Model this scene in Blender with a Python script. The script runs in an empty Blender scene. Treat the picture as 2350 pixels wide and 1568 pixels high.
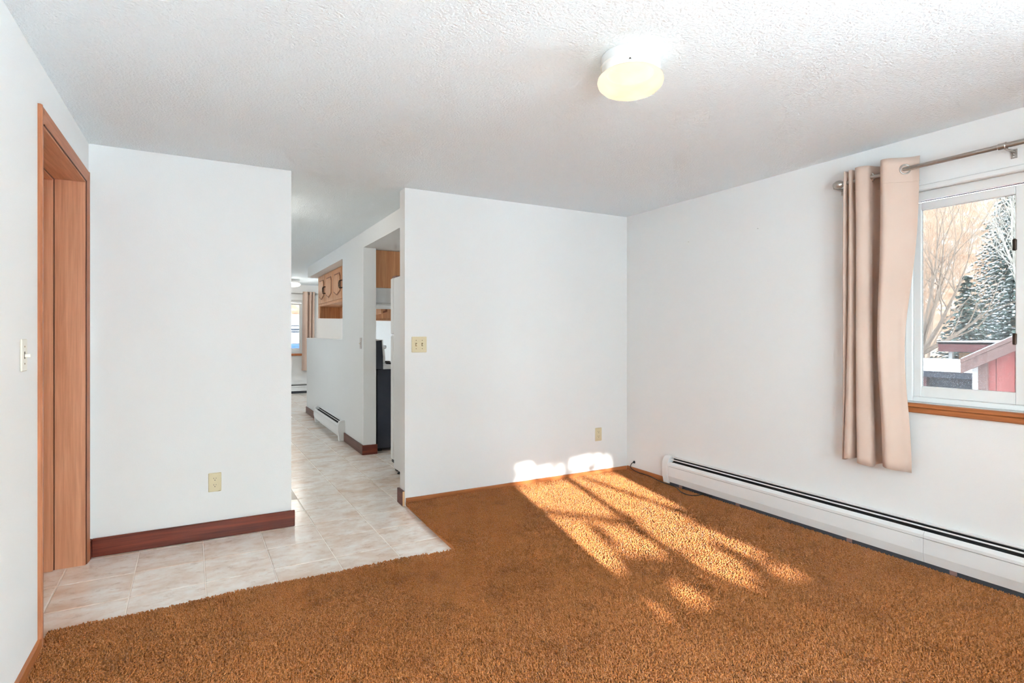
import bpy, math, random
import numpy as np
from mathutils import Vector, Matrix
random.seed(7); RNG = np.random.default_rng(7)
scn = bpy.context.scene
COL = scn.collection

# ------------------------------------------------------------------ camera
H = 2.286                                   # ceiling height
CAM_H, FPX, YAW = 1.2302, 1276.45, 29.057   # eye height, focal length in px (2350 wide), turn to the right
cd = bpy.data.cameras.new('camera'); cam = bpy.data.objects.new('camera', cd); COL.objects.link(cam)
cam.location = (0, 0, CAM_H); cam.rotation_euler = (math.pi/2, 0, -math.radians(YAW))
cd.sensor_width = 36; cd.lens = 36*FPX/2350; cd.shift_y = (768.74-784)/2350; cd.clip_start = .02; cd.clip_end = 400
scn.camera = cam

# ------------------------------------------------------------------ world, sun, exposure
SKY, SUN, LAMP = 9.0, 5.4, 1.2
w = bpy.data.worlds.new('sky'); scn.world = w; w.use_nodes = True
bg = w.node_tree.nodes['Background']; bg.inputs[0].default_value = (.75, .885, .965, 1); bg.inputs[1].default_value = SKY
SDIR = Vector((.225, 1.0, -.335)).normalized()          # direction the sunlight travels
sl = bpy.data.lights.new('sun', 'SUN'); sl.energy = SUN; sl.angle = math.radians(.53); sl.color = (1, .97, .92)
so = bpy.data.objects.new('sun', sl); COL.objects.link(so); so.rotation_euler = SDIR.to_track_quat('-Z', 'Y').to_euler()
so.location = (0, -20, 12)
scn.view_settings.view_transform = 'Standard'; scn.view_settings.look = 'None'
scn.view_settings.exposure = 1.78; scn.view_settings.gamma = 1; scn.view_settings.use_curve_mapping = False
cy = scn.cycles
cy.max_bounces = 8; cy.diffuse_bounces = 5; cy.glossy_bounces = 3; cy.transmission_bounces = 4; cy.transparent_max_bounces = 8
cy.caustics_reflective = False; cy.caustics_refractive = False; cy.sample_clamp_indirect = 6
cy.use_denoising = True; cy.use_adaptive_sampling = True; cy.adaptive_threshold = .12; cy.adaptive_min_samples = 16

def portal(loc, size, rot):                 # sampling aid for the sky seen through a window; gives no light itself
    l = bpy.data.lights.new('window_portal', 'AREA'); l.shape = 'RECTANGLE'; l.size, l.size_y = size; l.cycles.is_portal = True
    o = bpy.data.objects.new('window_portal', l); COL.objects.link(o); o.location = loc; o.rotation_euler = rot

# ------------------------------------------------------------------ mesh helpers
class MB:
    def __init__(s): s.v = []; s.f = []
    def add(s, v, f):
        n = len(s.v); s.v += [tuple(p) for p in v]; s.f += [tuple(i+n for i in q) for q in f]; return s
    def box(s, x0, x1, y0, y1, z0, z1):
        return s.add([(x0,y0,z0),(x1,y0,z0),(x1,y1,z0),(x0,y1,z0),(x0,y0,z1),(x1,y0,z1),(x1,y1,z1),(x0,y1,z1)],
                     [(0,3,2,1),(4,5,6,7),(0,1,5,4),(1,2,6,5),(2,3,7,6),(3,0,4,7)])
    def cbox(s, x0, x1, y0, y1, z0, z1, c):           # box with chamfered edges
        X=(x0,x1);Y=(y0,y1);Z=(z0,z1); v=[]; idx={}
        for i in (0,1):
            for j in (0,1):
                for k in (0,1):
                    sx,sy,sz=(1-2*i)*c,(1-2*j)*c,(1-2*k)*c
                    for a,p in enumerate(((X[i],Y[j]+sy,Z[k]+sz),(X[i]+sx,Y[j],Z[k]+sz),(X[i]+sx,Y[j]+sy,Z[k]))):
                        idx[i,j,k,a]=len(v); v.append(p)
        f=[]
        for i in (0,1):
            f.append([idx[i,j,k,0] for j,k in ((0,0),(1,0),(1,1),(0,1))][::(-1 if i==0 else 1)])
            f.append([idx[j,i,k,1] for j,k in ((0,0),(1,0),(1,1),(0,1))][::(1 if i==0 else -1)])
            f.append([idx[j,k,i,2] for j,k in ((0,0),(1,0),(1,1),(0,1))][::(-1 if i==0 else 1)])
        for i in (0,1):
            for j in (0,1):
                f.append([idx[i,j,0,0],idx[i,j,1,0],idx[i,j,1,1],idx[i,j,0,1]])
                f.append([idx[i,0,j,0],idx[i,1,j,0],idx[i,1,j,2],idx[i,0,j,2]])
                f.append([idx[0,i,j,1],idx[1,i,j,1],idx[1,i,j,2],idx[0,i,j,2]])
                for k in (0,1): f.append([idx[i,j,k,a] for a in (0,1,2)])
        return s.add(v,f)
    def prism(s, pts, a0, a1, axis):                  # polygon extruded along an axis; pts are the two other coordinates in order
        def P(p,a): return (a,p[0],p[1]) if axis=='x' else (p[0],a,p[1]) if axis=='y' else (p[0],p[1],a)
        n=len(pts); return s.add([P(p,a0) for p in pts]+[P(p,a1) for p in pts],
            [tuple(range(n))[::-1], tuple(range(n,2*n))]+[(i,(i+1)%n,n+(i+1)%n,n+i) for i in range(n)])
    def tube(s, path, r, n=8, cap=True):
        path=[Vector(p) for p in path]; R=r if hasattr(r,'__len__') else [r]*len(path); v=[]; up=None
        for i,p in enumerate(path):
            t=(path[min(i+1,len(path)-1)]-path[max(i-1,0)]).normalized()
            if up is None: up=t.orthogonal().normalized()
            up=(up-t*up.dot(t)); up=up.normalized() if up.length>1e-6 else t.orthogonal().normalized(); b=t.cross(up)
            for k in range(n):
                a=2*math.pi*k/n; v.append(p+(up*math.cos(a)+b*math.sin(a))*R[i])
        m=len(path); f=[(i*n+k,i*n+(k+1)%n,(i+1)*n+(k+1)%n,(i+1)*n+k) for i in range(m-1) for k in range(n)]
        if cap: f+=[tuple(range(n))[::-1],tuple((m-1)*n+k for k in range(n))]
        return s.add(v,f)
    def lathe(s, prof, c, n=32, axis='z'):            # profile of (radius, height) about an axis through c
        v=[]
        for r,h in prof:
            for k in range(n):
                a=2*math.pi*k/n; q=(r*math.cos(a),r*math.sin(a),h)
                q = q if axis=='z' else (h,q[0],q[1]) if axis=='x' else (q[1],h,q[0])
                v.append((c[0]+q[0],c[1]+q[1],c[2]+q[2]))
        m=len(prof); f=[(i*n+k,i*n+(k+1)%n,(i+1)*n+(k+1)%n,(i+1)*n+k) for i in range(m-1) for k in range(n)]
        return s.add(v,f)
    def torus(s, c, R, r, axis='y', n=28, m=8):
        prof=[(R+r*math.cos(2*math.pi*j/m), r*math.sin(2*math.pi*j/m)) for j in range(m+1)]
        return s.lathe(prof,c,n,axis)

def obj(name, mb, mat, parent=None, smooth=False, bevel=0, sharp=30):
    me = bpy.data.meshes.new(name); me.from_pydata(mb.v, [], mb.f); me.update()
    me.materials.append(mat)
    if smooth:
        me.polygons.foreach_set('use_smooth', [True]*len(me.polygons)); me.set_sharp_from_angle(angle=math.radians(sharp))
    o = bpy.data.objects.new(name, me); COL.objects.link(o)
    if bevel:
        b = o.modifiers.new('bevel','BEVEL'); b.width=bevel; b.segments=2; b.limit_method='ANGLE'
    if parent: attach(o, parent)
    return o
def attach(o, parent):
    o.parent = parent; o.matrix_parent_inverse = Matrix.Translation(parent.location).inverted() if parent.type=='EMPTY' else Matrix.Identity(4)
def tag(o, label, cat, group=None, kind=None):
    o['label']=label; o['category']=cat
    if group: o['group']=group
    if kind: o['kind']=kind
    return o
def thing(name, loc, label, cat, group=None):
    e = bpy.data.objects.new(name, None); e.empty_display_size=.1; COL.objects.link(e); e.location = loc
    return tag(e, label, cat, group)
def struct(name, mb, mat, label=None, cat=None, **k):
    o = obj(name, mb, mat, **k); o['kind']='structure'
    if label: o['label']=label
    if cat: o['category']=cat
    return o
def sroot(name, loc, label, cat):
    e = thing(name, loc, label, cat); e['kind']='structure'; return e

# ------------------------------------------------------------------ materials
def lin(c): return tuple(((x/255)/12.92 if x/255<=.04045 else ((x/255+.055)/1.055)**2.4) for x in c)
class NT:
    def __init__(s, name):
        s.m = bpy.data.materials.new(name); s.m.use_nodes=True; s.t=s.m.node_tree; s.b=s.t.nodes['Principled BSDF']; s.out=s.t.nodes['Material Output']
    def n(s, typ, **k):
        q=s.t.nodes.new(typ)
        for a,v in k.items():
            if a.startswith('i_'): q.inputs[a[2:].replace('_',' ')].default_value=v
            else: setattr(q,a,v)
        return q
    def l(s, a, b): s.t.links.new(a,b)
    def coord(s, scale=(1,1,1), rnd=False, kind='Object'):
        c=s.n('ShaderNodeTexCoord'); m=s.n('ShaderNodeMapping'); m.inputs['Scale'].default_value=scale; s.l(c.outputs[kind],m.inputs['Vector'])
        if rnd:
            oi=s.n('ShaderNodeObjectInfo'); mu=s.n('ShaderNodeMath',operation='MULTIPLY'); mu.inputs[1].default_value=37.0
            s.l(oi.outputs['Random'],mu.inputs[0]); s.l(mu.outputs[0],m.inputs['Location'])
        return m.outputs[0]
    def noise(s, vec, scale, detail=4, rough=.55, dist=0):
        q=s.n('ShaderNodeTexNoise'); q.inputs['Scale'].default_value=scale; q.inputs['Detail'].default_value=detail
        q.inputs['Roughness'].default_value=rough; q.inputs['Distortion'].default_value=dist; s.l(vec,q.inputs['Vector']); return q.outputs['Fac']
    def ramp(s, fac, stops):
        r=s.n('ShaderNodeValToRGB'); e=r.color_ramp.elements
        while len(e)<len(stops): e.new(.5)
        for el,(p,c) in zip(e,stops): el.position=p; el.color=(*c,1)
        s.l(fac,r.inputs[0]); return r.outputs[0]
    def mix(s, fac, a, b, mode='MIX'):
        q=s.n('ShaderNodeMix',data_type='RGBA',blend_type=mode)
        for sock,val in ((q.inputs[0],fac),(q.inputs[6],a),(q.inputs[7],b)):
            if isinstance(val,(int,float)): sock.default_value=val
            elif isinstance(val,tuple): sock.default_value=(*val,1)
            else: s.l(val,sock)
        return q.outputs[2]
    def bump(s, h, strength, dist=.01):
        b=s.n('ShaderNodeBump'); b.inputs['Strength'].default_value=strength; b.inputs['Distance'].default_value=dist
        s.l(h,b.inputs['Height']); s.l(b.outputs[0],s.b.inputs['Normal'])
    def col(s, c):
        if isinstance(c,tuple): s.b.inputs['Base Color'].default_value=(*c,1)
        else: s.l(c,s.b.inputs['Base Color'])
    def set(s, rough=.5, metal=0, spec=.5):
        s.b.inputs['Roughness'].default_value=rough; s.b.inputs['Metallic'].default_value=metal; s.b.inputs['Specular IOR Level'].default_value=spec; return s.m
def plain(name, c, rough=.5, metal=0, spec=.5, var=.04, vs=8):
    t=NT(name); v=t.coord(); f=t.noise(v,vs,3)
    t.col(t.ramp(f,[(.3,tuple(x*(1-var) for x in c)),(.7,tuple(min(1,x*(1+var)) for x in c))])); return t.set(rough,metal,spec)
def paint(name, c, scale, strength, rough=.7):
    t=NT(name); v=t.coord(); t.col(t.ramp(t.noise(v,1.3,2),[(.3,tuple(x*.985 for x in c)),(.7,c)]))
    t.bump(t.noise(v,scale,3,.6),strength,.004 if strength<.5 else .008); return t.set(rough,0,.25)
def wood(name, dark, light, axis='z', rough=.45, scale=1.0, spec=.4, fine=.6):
    t=NT(name); a={'x':0,'y':1,'z':2}[axis]
    s1=[26*scale]*3; s1[a]=1.1*scale; s2=[150*scale]*3; s2[a]=4*scale
    f1=t.noise(t.coord(tuple(s1)),1,4,.6,.8); f2=t.noise(t.coord(tuple(s2)),1,3,.6)
    c=t.ramp(f1,[(.30,dark),(.52,tuple(.5*(p+q) for p,q in zip(dark,light))),(.72,light)])
    c=t.mix(.35*fine,c,t.ramp(f2,[(.35,tuple(.6*x for x in dark)),(.62,light)]),'MIX'); t.col(c)
    t.bump(f2,.08,.002); return t.set(rough,0,spec)
M = {}
M['wall'] = paint('wall_paint', (.83,.825,.815), 160, .10)
M['ceil'] = paint('ceiling_texture', (.85,.912,.945), 95, .8, .9)
M['outerwall'] = paint('outer_siding', (.62,.60,.56), 30, .1)
M['casing'] = wood('casing_wood', lin((198,132,94)), lin((228,166,130)), 'z')
M['casing_h'] = wood('casing_wood_level', lin((198,132,94)), lin((228,166,130)), 'y')
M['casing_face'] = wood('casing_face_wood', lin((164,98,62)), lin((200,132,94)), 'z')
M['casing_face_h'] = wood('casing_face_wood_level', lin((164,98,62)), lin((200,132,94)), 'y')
M['darkbead'] = wood('dark_stained_bead', lin((84,42,22)), lin((110,60,34)), 'z')  # dark tone painting the shadow gaps around the door jamb
M['doorface'] = wood('door_veneer', lin((170,122,90)), lin((205,160,128)), 'z')
M['mahog'] = wood('stained_baseboard', lin((76,28,18)), lin((146,66,46)), 'x', .35)
M['mahog_y'] = wood('stained_baseboard_side', lin((66,24,16)), lin((120,56,42)), 'y', .35)
M['rawend'] = plain('raw_wood_end', lin((224,186,140)), .7)
M['trim'] = wood('orange_trim', lin((150,82,40)), lin((206,132,82)), 'x', .4)
M['trim_y'] = wood('orange_trim_side', lin((150,82,40)), lin((206,132,82)), 'y', .4)
M['oak'] = wood('oak', lin((200,128,78)), lin((240,182,132)), 'z', .4)
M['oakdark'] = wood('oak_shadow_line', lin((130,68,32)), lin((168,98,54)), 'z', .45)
M['vinyl'] = plain('white_vinyl', (.80,.80,.79), .35, var=.01)
M['enamel'] = plain('white_enamel', (.80,.80,.79), .3, var=.012)
M['void'] = plain('dark_slot', (.02,.02,.022), .8)
M['tan2'] = plain('worn_ivory', lin((150,128,92)), .5)
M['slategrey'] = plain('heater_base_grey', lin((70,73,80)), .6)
M['ivory'] = plain('ivory_plastic', lin((222,208,172)), .35, var=.02)
M['ivorypale'] = plain('pale_ivory_plastic', lin((232,228,216)), .35, var=.02)
M['nickel'] = plain('brushed_nickel', (.50,.48,.45), .32, 1, var=.06, vs=60)
M['black'] = plain('black_plastic', (.015,.015,.015), .4)
M['bronze'] = plain('dark_bronze', (.06,.04,.03), .4, .7)
M['range'] = plain('dark_range_enamel', lin((44,48,62)), .25, 0, .6, .08)
M['chrome'] = plain('chrome', (.75,.75,.76), .15, 1, var=.02)
M['snow'] = plain('snow', (.86,.88,.92), .8, 0, .2, .03, 1.5)
M['bark'] = plain('bark', lin((158,142,128)), .9, 0, .2, .3, 14)
M['barkpale'] = plain('frosted_bark', (.60,.56,.50), .9, 0, .2, .2, 14)
M['needle'] = plain('spruce_needles', lin((122,138,132)), .8, 0, .2, .35, 6)
M['leafdry'] = plain('evergreen_leaves', lin((58,66,40)), .8, 0, .2, .3, 6)
M['shedred'] = wood('red_boards', lin((176,92,88)), lin((214,122,116)), 'z', .8)
M['shedtrim'] = plain('shed_trim', lin((150,118,112)), .8, var=.1)
M['maroon'] = plain('maroon_metal', lin((120,70,72)), .7, var=.1)
M['slate'] = plain('dark_siding', lin((70,78,92)), .8, var=.2)
M['siding'] = plain('white_siding', (.78,.78,.76), .6)
M['blue'] = plain('blue_car_paint', lin((70,120,190)), .3)
M['tan'] = plain('tan_boards', lin((196,150,104)), .8)
# fridge
t = NT('textured_white_steel'); v = t.coord(); t.col((.78,.78,.78)); t.bump(t.noise(v,260,3,.7),.5,.003); M['fridge'] = t.set(.35)
# curtain
t = NT('blackout_curtain'); v = t.coord(); wv = t.noise(t.coord((900,900,250)),1,2)
t.col(t.ramp(t.noise(v,3,2),[(.3,lin((204,178,162))),(.7,lin((211,187,172)))])); t.bump(wv,.12,.001)
t.b.inputs['Sheen Weight'].default_value=.25; M['curtain'] = t.set(.75,0,.2)
# tile
t = NT('ceramic_tile'); v = t.coord((1,1,1),True); vs = t.coord((1.0,1.5,1),True)
c = t.ramp(t.noise(vs,9,7,.68,.2),[(.28,lin((228,206,190))),(.46,lin((244,230,218))),(.60,lin((251,244,236))),(.8,lin((247,233,220)))])
c = t.mix(t.ramp(t.noise(vs,2.6,4,.6,.5),[(.48,(0,0,0)),(.70,(.60,.60,.60))]), c, lin((222,184,152)))
c = t.mix(t.ramp(t.noise(vs,16,6,.7),[(.56,(0,0,0)),(.72,(.6,.6,.6))]), c, lin((194,160,136)))
t.col(c); t.bump(t.noise(v,20,4),.05,.003); M['tile'] = t.set(.22,0,.5)
M['grout'] = plain('grout', lin((250,240,230)), .9, 0, .2)
# carpet
t = NT('carpet_pile'); v = t.coord(); g = t.n('ShaderNodeNewGeometry')
c = t.ramp(t.noise(v,2.2,4,.6),[(.30,lin((178,100,44))),(.5,lin((194,114,54))),(.70,lin((204,122,60)))])
c = t.mix(t.ramp(t.noise(v,150,2,.7),[(.35,(.0,)*3),(.68,(.75,)*3)]), c, lin((232,158,92)))
c = t.mix(t.ramp(t.noise(v,5.5,4,.6),[(.54,(0,)*3),(.76,(.42,)*3)]), c, lin((128,66,26)))
t.col(c); t.b.inputs['Sheen Weight'].default_value=.15; M['carpet'] = t.set(.95,0,.1)
# window glass: clear sheet, or dusty sheet with a tint that dims the outdoors
def glass(name, tint, dust=0):
    m=bpy.data.materials.new(name); m.use_nodes=True; T=m.node_tree; T.nodes.clear(); N=T.nodes.new; L=T.links.new
    o=N('ShaderNodeOutputMaterial'); tr=N('ShaderNodeBsdfTransparent'); tr.inputs[0].default_value=(*tint,1)
    gl=N('ShaderNodeBsdfGlossy'); gl.inputs['Roughness'].default_value=.02; gl.inputs[0].default_value=(.9,.95,.95,1)
    fr=N('ShaderNodeFresnel'); fr.inputs[0].default_value=1.3; mx=N('ShaderNodeMixShader'); L(fr.outputs[0],mx.inputs[0]); L(tr.outputs[0],mx.inputs[1]); L(gl.outputs[0],mx.inputs[2]); last=mx
    if dust:
        tc=N('ShaderNodeTexCoord'); nz=N('ShaderNodeTexNoise'); nz.inputs['Scale'].default_value=320; nz.inputs['Detail'].default_value=2; L(tc.outputs['Object'],nz.inputs['Vector'])
        sx=N('ShaderNodeSeparateXYZ'); L(tc.outputs['Object'],sx.inputs[0])
        mr=N('ShaderNodeMapRange'); mr.inputs[1].default_value=.95; mr.inputs[2].default_value=1.55; mr.inputs[3].default_value=1; mr.inputs[4].default_value=.25; L(sx.outputs[2],mr.inputs[0])
        rp=N('ShaderNodeValToRGB'); rp.color_ramp.elements[0].position=.54; rp.color_ramp.elements[1].position=.72; L(nz.outputs[0],rp.inputs[0])
        ad=N('ShaderNodeMath'); ad.operation='MULTIPLY_ADD'; L(rp.outputs[0],ad.inputs[0]); ad.inputs[1].default_value=.75*dust; ad.inputs[2].default_value=.14*dust
        mu=N('ShaderNodeMath'); mu.operation='MULTIPLY'; L(ad.outputs[0],mu.inputs[0]); L(mr.outputs[0],mu.inputs[1])
        df=N('ShaderNodeBsdfTranslucent'); df.inputs[0].default_value=(.22,.22,.22,1); m2=N('ShaderNodeMixShader'); L(mu.outputs[0],m2.inputs[0]); L(mx.outputs[0],m2.inputs[1]); L(df.outputs[0],m2.inputs[2]); last=m2
    L(last.outputs[0],o.inputs[0]); return m
M['glass'] = glass('clear_glass', (.95,.97,.96))
M['dustglass'] = glass('dusty_tinted_glass', (.30,.30,.30), .5)  # grey tint put in to dim the bright view outdoors
# lamp glass: glowing milk glass that lets some of the bulb's light straight through
def milk(name, c, e, clear):
    m=bpy.data.materials.new(name); m.use_nodes=True; T=m.node_tree; T.nodes.clear(); N=T.nodes.new; L=T.links.new
    o=N('ShaderNodeOutputMaterial'); em=N('ShaderNodeEmission'); em.inputs[1].default_value=e
    tc=N('ShaderNodeTexCoord'); nz=N('ShaderNodeTexNoise'); nz.inputs['Scale'].default_value=9; L(tc.outputs['Object'],nz.inputs['Vector'])
    rp=N('ShaderNodeValToRGB'); rp.color_ramp.elements[0].position=.35; rp.color_ramp.elements[0].color=(*c,1); rp.color_ramp.elements[1].position=.65; rp.color_ramp.elements[1].color=(c[0],c[1]*.93,c[2]*.8,1)
    L(nz.outputs[0],rp.inputs[0]); L(rp.outputs[0],em.inputs[0])
    tr=N('ShaderNodeBsdfTransparent'); mx=N('ShaderNodeMixShader'); mx.inputs[0].default_value=clear; L(em.outputs[0],mx.inputs[1]); L(tr.outputs[0],mx.inputs[2])
    L(mx.outputs[0],o.inputs[0]); return m
M['milk'] = milk('glowing_milk_glass', (1,.93,.74), 0.335, .03)
M['milkcool'] = milk('glowing_white_glass', (1,.98,.94), 0.8, .30)

# ------------------------------------------------------------------ room shell
XL, XR, YB, YM, YF = -.552, 3.324, 3.82, 3.861, -1.3     # left wall, window wall, back wall, partition, wall behind the camera
XH, XK, YFAR = 1.435, 1.565, 12.45                       # hall side and kitchen side of the kitchen wall, far wall
XW, XE = -1.6, 4.3                                       # outer side walls of the rear rooms
ZF = -.06
struct('ceiling', MB().box(XW-.2, XE+.2, YF-.2, YFAR+.2, H, H+.15), M['ceil'], 'white textured ceiling', 'ceiling')
floor = struct('floor', MB().box(XW-.2, XE+.2, YF-.2, YFAR+.2, -.16, -.003), M['grout'], 'beige tile floor with pale grout running into the hall', 'floor')

# left wall with the door opening
DO0, DO1, DZ = 2.792, 3.715, 2.058
struct('wall_left', MB().box(XL-.13,XL,YF,DO0,0,H).box(XL-.13,XL,DO1,YB+.12,0,H).box(XL-.13,XL,DO0,DO1,DZ,H), M['wall'], 'white painted wall with the wooden doorway', 'wall')
struct('wall_back', MB().box(XL,.497,YB,YB+.12,0,H), M['wall'], 'white wall panel between doorway and hall opening', 'wall')
struct('wall_partition', MB().box(1.266,XE,YM,YM+.114,0,H), M['wall'], 'white wall between hall opening and window wall', 'wall')
# right wall with two windows (the second, out of view, is added for daylight)
W1 = (.585,1.622,.868,2.0); W2 = (-1.2,.35,.6,2.05)
def holed(x0,x1,a0,a1,holes,axis):
    m=MB(); cur=a0
    def bx(p,q,z0,z1): m.box(x0,x1,p,q,z0,z1) if axis=='y' else m.box(p,q,x0,x1,z0,z1)
    for (h0,h1,z0,z1) in sorted(holes):
        bx(cur,h0,0,H); bx(h0,h1,0,z0); bx(h0,h1,z1,H); cur=h1
    bx(cur,a1,0,H); return m
struct('wall_right', holed(XR,XR+.15,YF,YM,[W1,W2],'y'), M['wall'], 'white wall with the curtained window', 'wall')
WB = (.94,2.05,.80,2.05); WC = (-.36,.68,.25,2.12)  # second opening is unseen, added to bring in more daylight
struct('wall_front', holed(YF-.15,YF,XL-.13,XR+.15,[WB,WC],'x'), M['wall'])
# kitchen wall: jamb pier, half wall, header and soffit
struct('wall_kitchen', MB().box(XH,XK,5.713,6.69,0,2.125).box(XH,XK,6.69,9.27,0,1.172), M['wall'], 'white pier and half wall beside the hall', 'wall')
struct('trim_1', MB().box(XH,1.98,YM+.114,9.16,2.125,H), M['wall'], 'white soffit box over the kitchen opening', 'soffit')
struct('trim_2', MB().cbox(XH-.006,XK+.006,6.692,9.276,1.172,1.182,.003), M['enamel'], 'white painted cap on the half wall', 'cap')
W3 = (.30,1.86,.86,1.96); W4 = (7.4,7.9,1.2,1.8)
struct('wall_far', holed(YFAR,YFAR+.15,XW,XE,[W3],'x'), M['wall'], 'white far wall with window seen through the hall', 'wall')
struct('wall_hall', holed(XW-.15,XW,YB,YFAR+.15,[W4],'y').box(XW,XL-.13,YB,YB+.12,0,H), M['wall'])  # unseen opening added to let daylight into the hall
W5 = (10.9,11.5,1.1,1.8); W6=(5.9,6.5,1.2,1.8)
struct('wall_east', holed(XE,XE+.15,YM,YFAR+.15,[W5,W6],'y'), M['wall'])  # unseen openings added to light the rear rooms
portal((XR+.13,(W1[0]+W1[1])/2,1.43),(1.03,1.13),(math.pi/2,0,math.pi/2))
portal((XR+.13,(W2[0]+W2[1])/2,1.325),(1.55,1.45),(math.pi/2,0,math.pi/2))
portal(((WB[0]+WB[1])/2,YF-.13,1.425),(1.1,1.25),(math.pi/2,0,math.pi))
portal(((WC[0]+WC[1])/2,YF-.13,1.185),(1.04,1.87),(math.pi/2,0,math.pi))
portal((XW-.13,7.65,1.5),(.5,.6),(math.pi/2,0,-math.pi/2))
portal((XE+.13,11.2,1.45),(.6,.7),(math.pi/2,0,math.pi/2))
portal((XE+.13,6.2,1.5),(.6,.6),(math.pi/2,0,math.pi/2))
portal((1.08,YFAR+.13,1.41),(1.56,1.1),(math.pi/2,0,0))

# ------------------------------------------------------------------ floor tiles (each a piece of the floor)
PIT, ROT = .3145, math.radians(1.0)
tm = MB(); g=.0023; a=PIT/2-g; c=.0022
tm.add([(-a,-a,-.006),(a,-a,-.006),(a,a,-.006),(-a,a,-.006),(-a,-a,-c),(a,-a,-c),(a,a,-c),(-a,a,-c),(-a+c,-a+c,0),(a-c,-a+c,0),(a-c,a-c,0),(-a+c,a-c,0)],
       [(0,1,5,4),(1,2,6,5),(2,3,7,6),(3,0,4,7),(4,5,9,8),(5,6,10,9),(6,7,11,10),(7,4,8,11),(8,9,10,11)])
tme = bpy.data.meshes.new('tile'); tme.from_pydata(tm.v,[],tm.f); tme.update(); tme.materials.append(M['tile'])
O = Vector((.3145,3.787,0)); ex=Vector((math.cos(ROT),math.sin(ROT),0)); ey=Vector((-math.sin(ROT),math.cos(ROT),0))
cand=[]
for i in range(-5,9):
    for j in range(-4,28):
        p=O+ex*((i+.5)*PIT)+ey*((j+.5)*PIT)
        foyer = -.95<p.x<1.30 and 2.72<p.y<3.95
        hall = p.y>=3.95 and p.y<YFAR and (.40+(p.y-3.8)*.12 < p.x < (1.6 if 5.9<p.y<9.1 else 2.0)) and p.x<2.1
        if foyer or hall: cand.append(p)
for p in cand:
    o=bpy.data.objects.new('tile',tme); COL.objects.link(o); o.parent=floor; o.location=p; o.rotation_euler=(0,0,ROT+random.choice((0,0,math.pi)))

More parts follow.
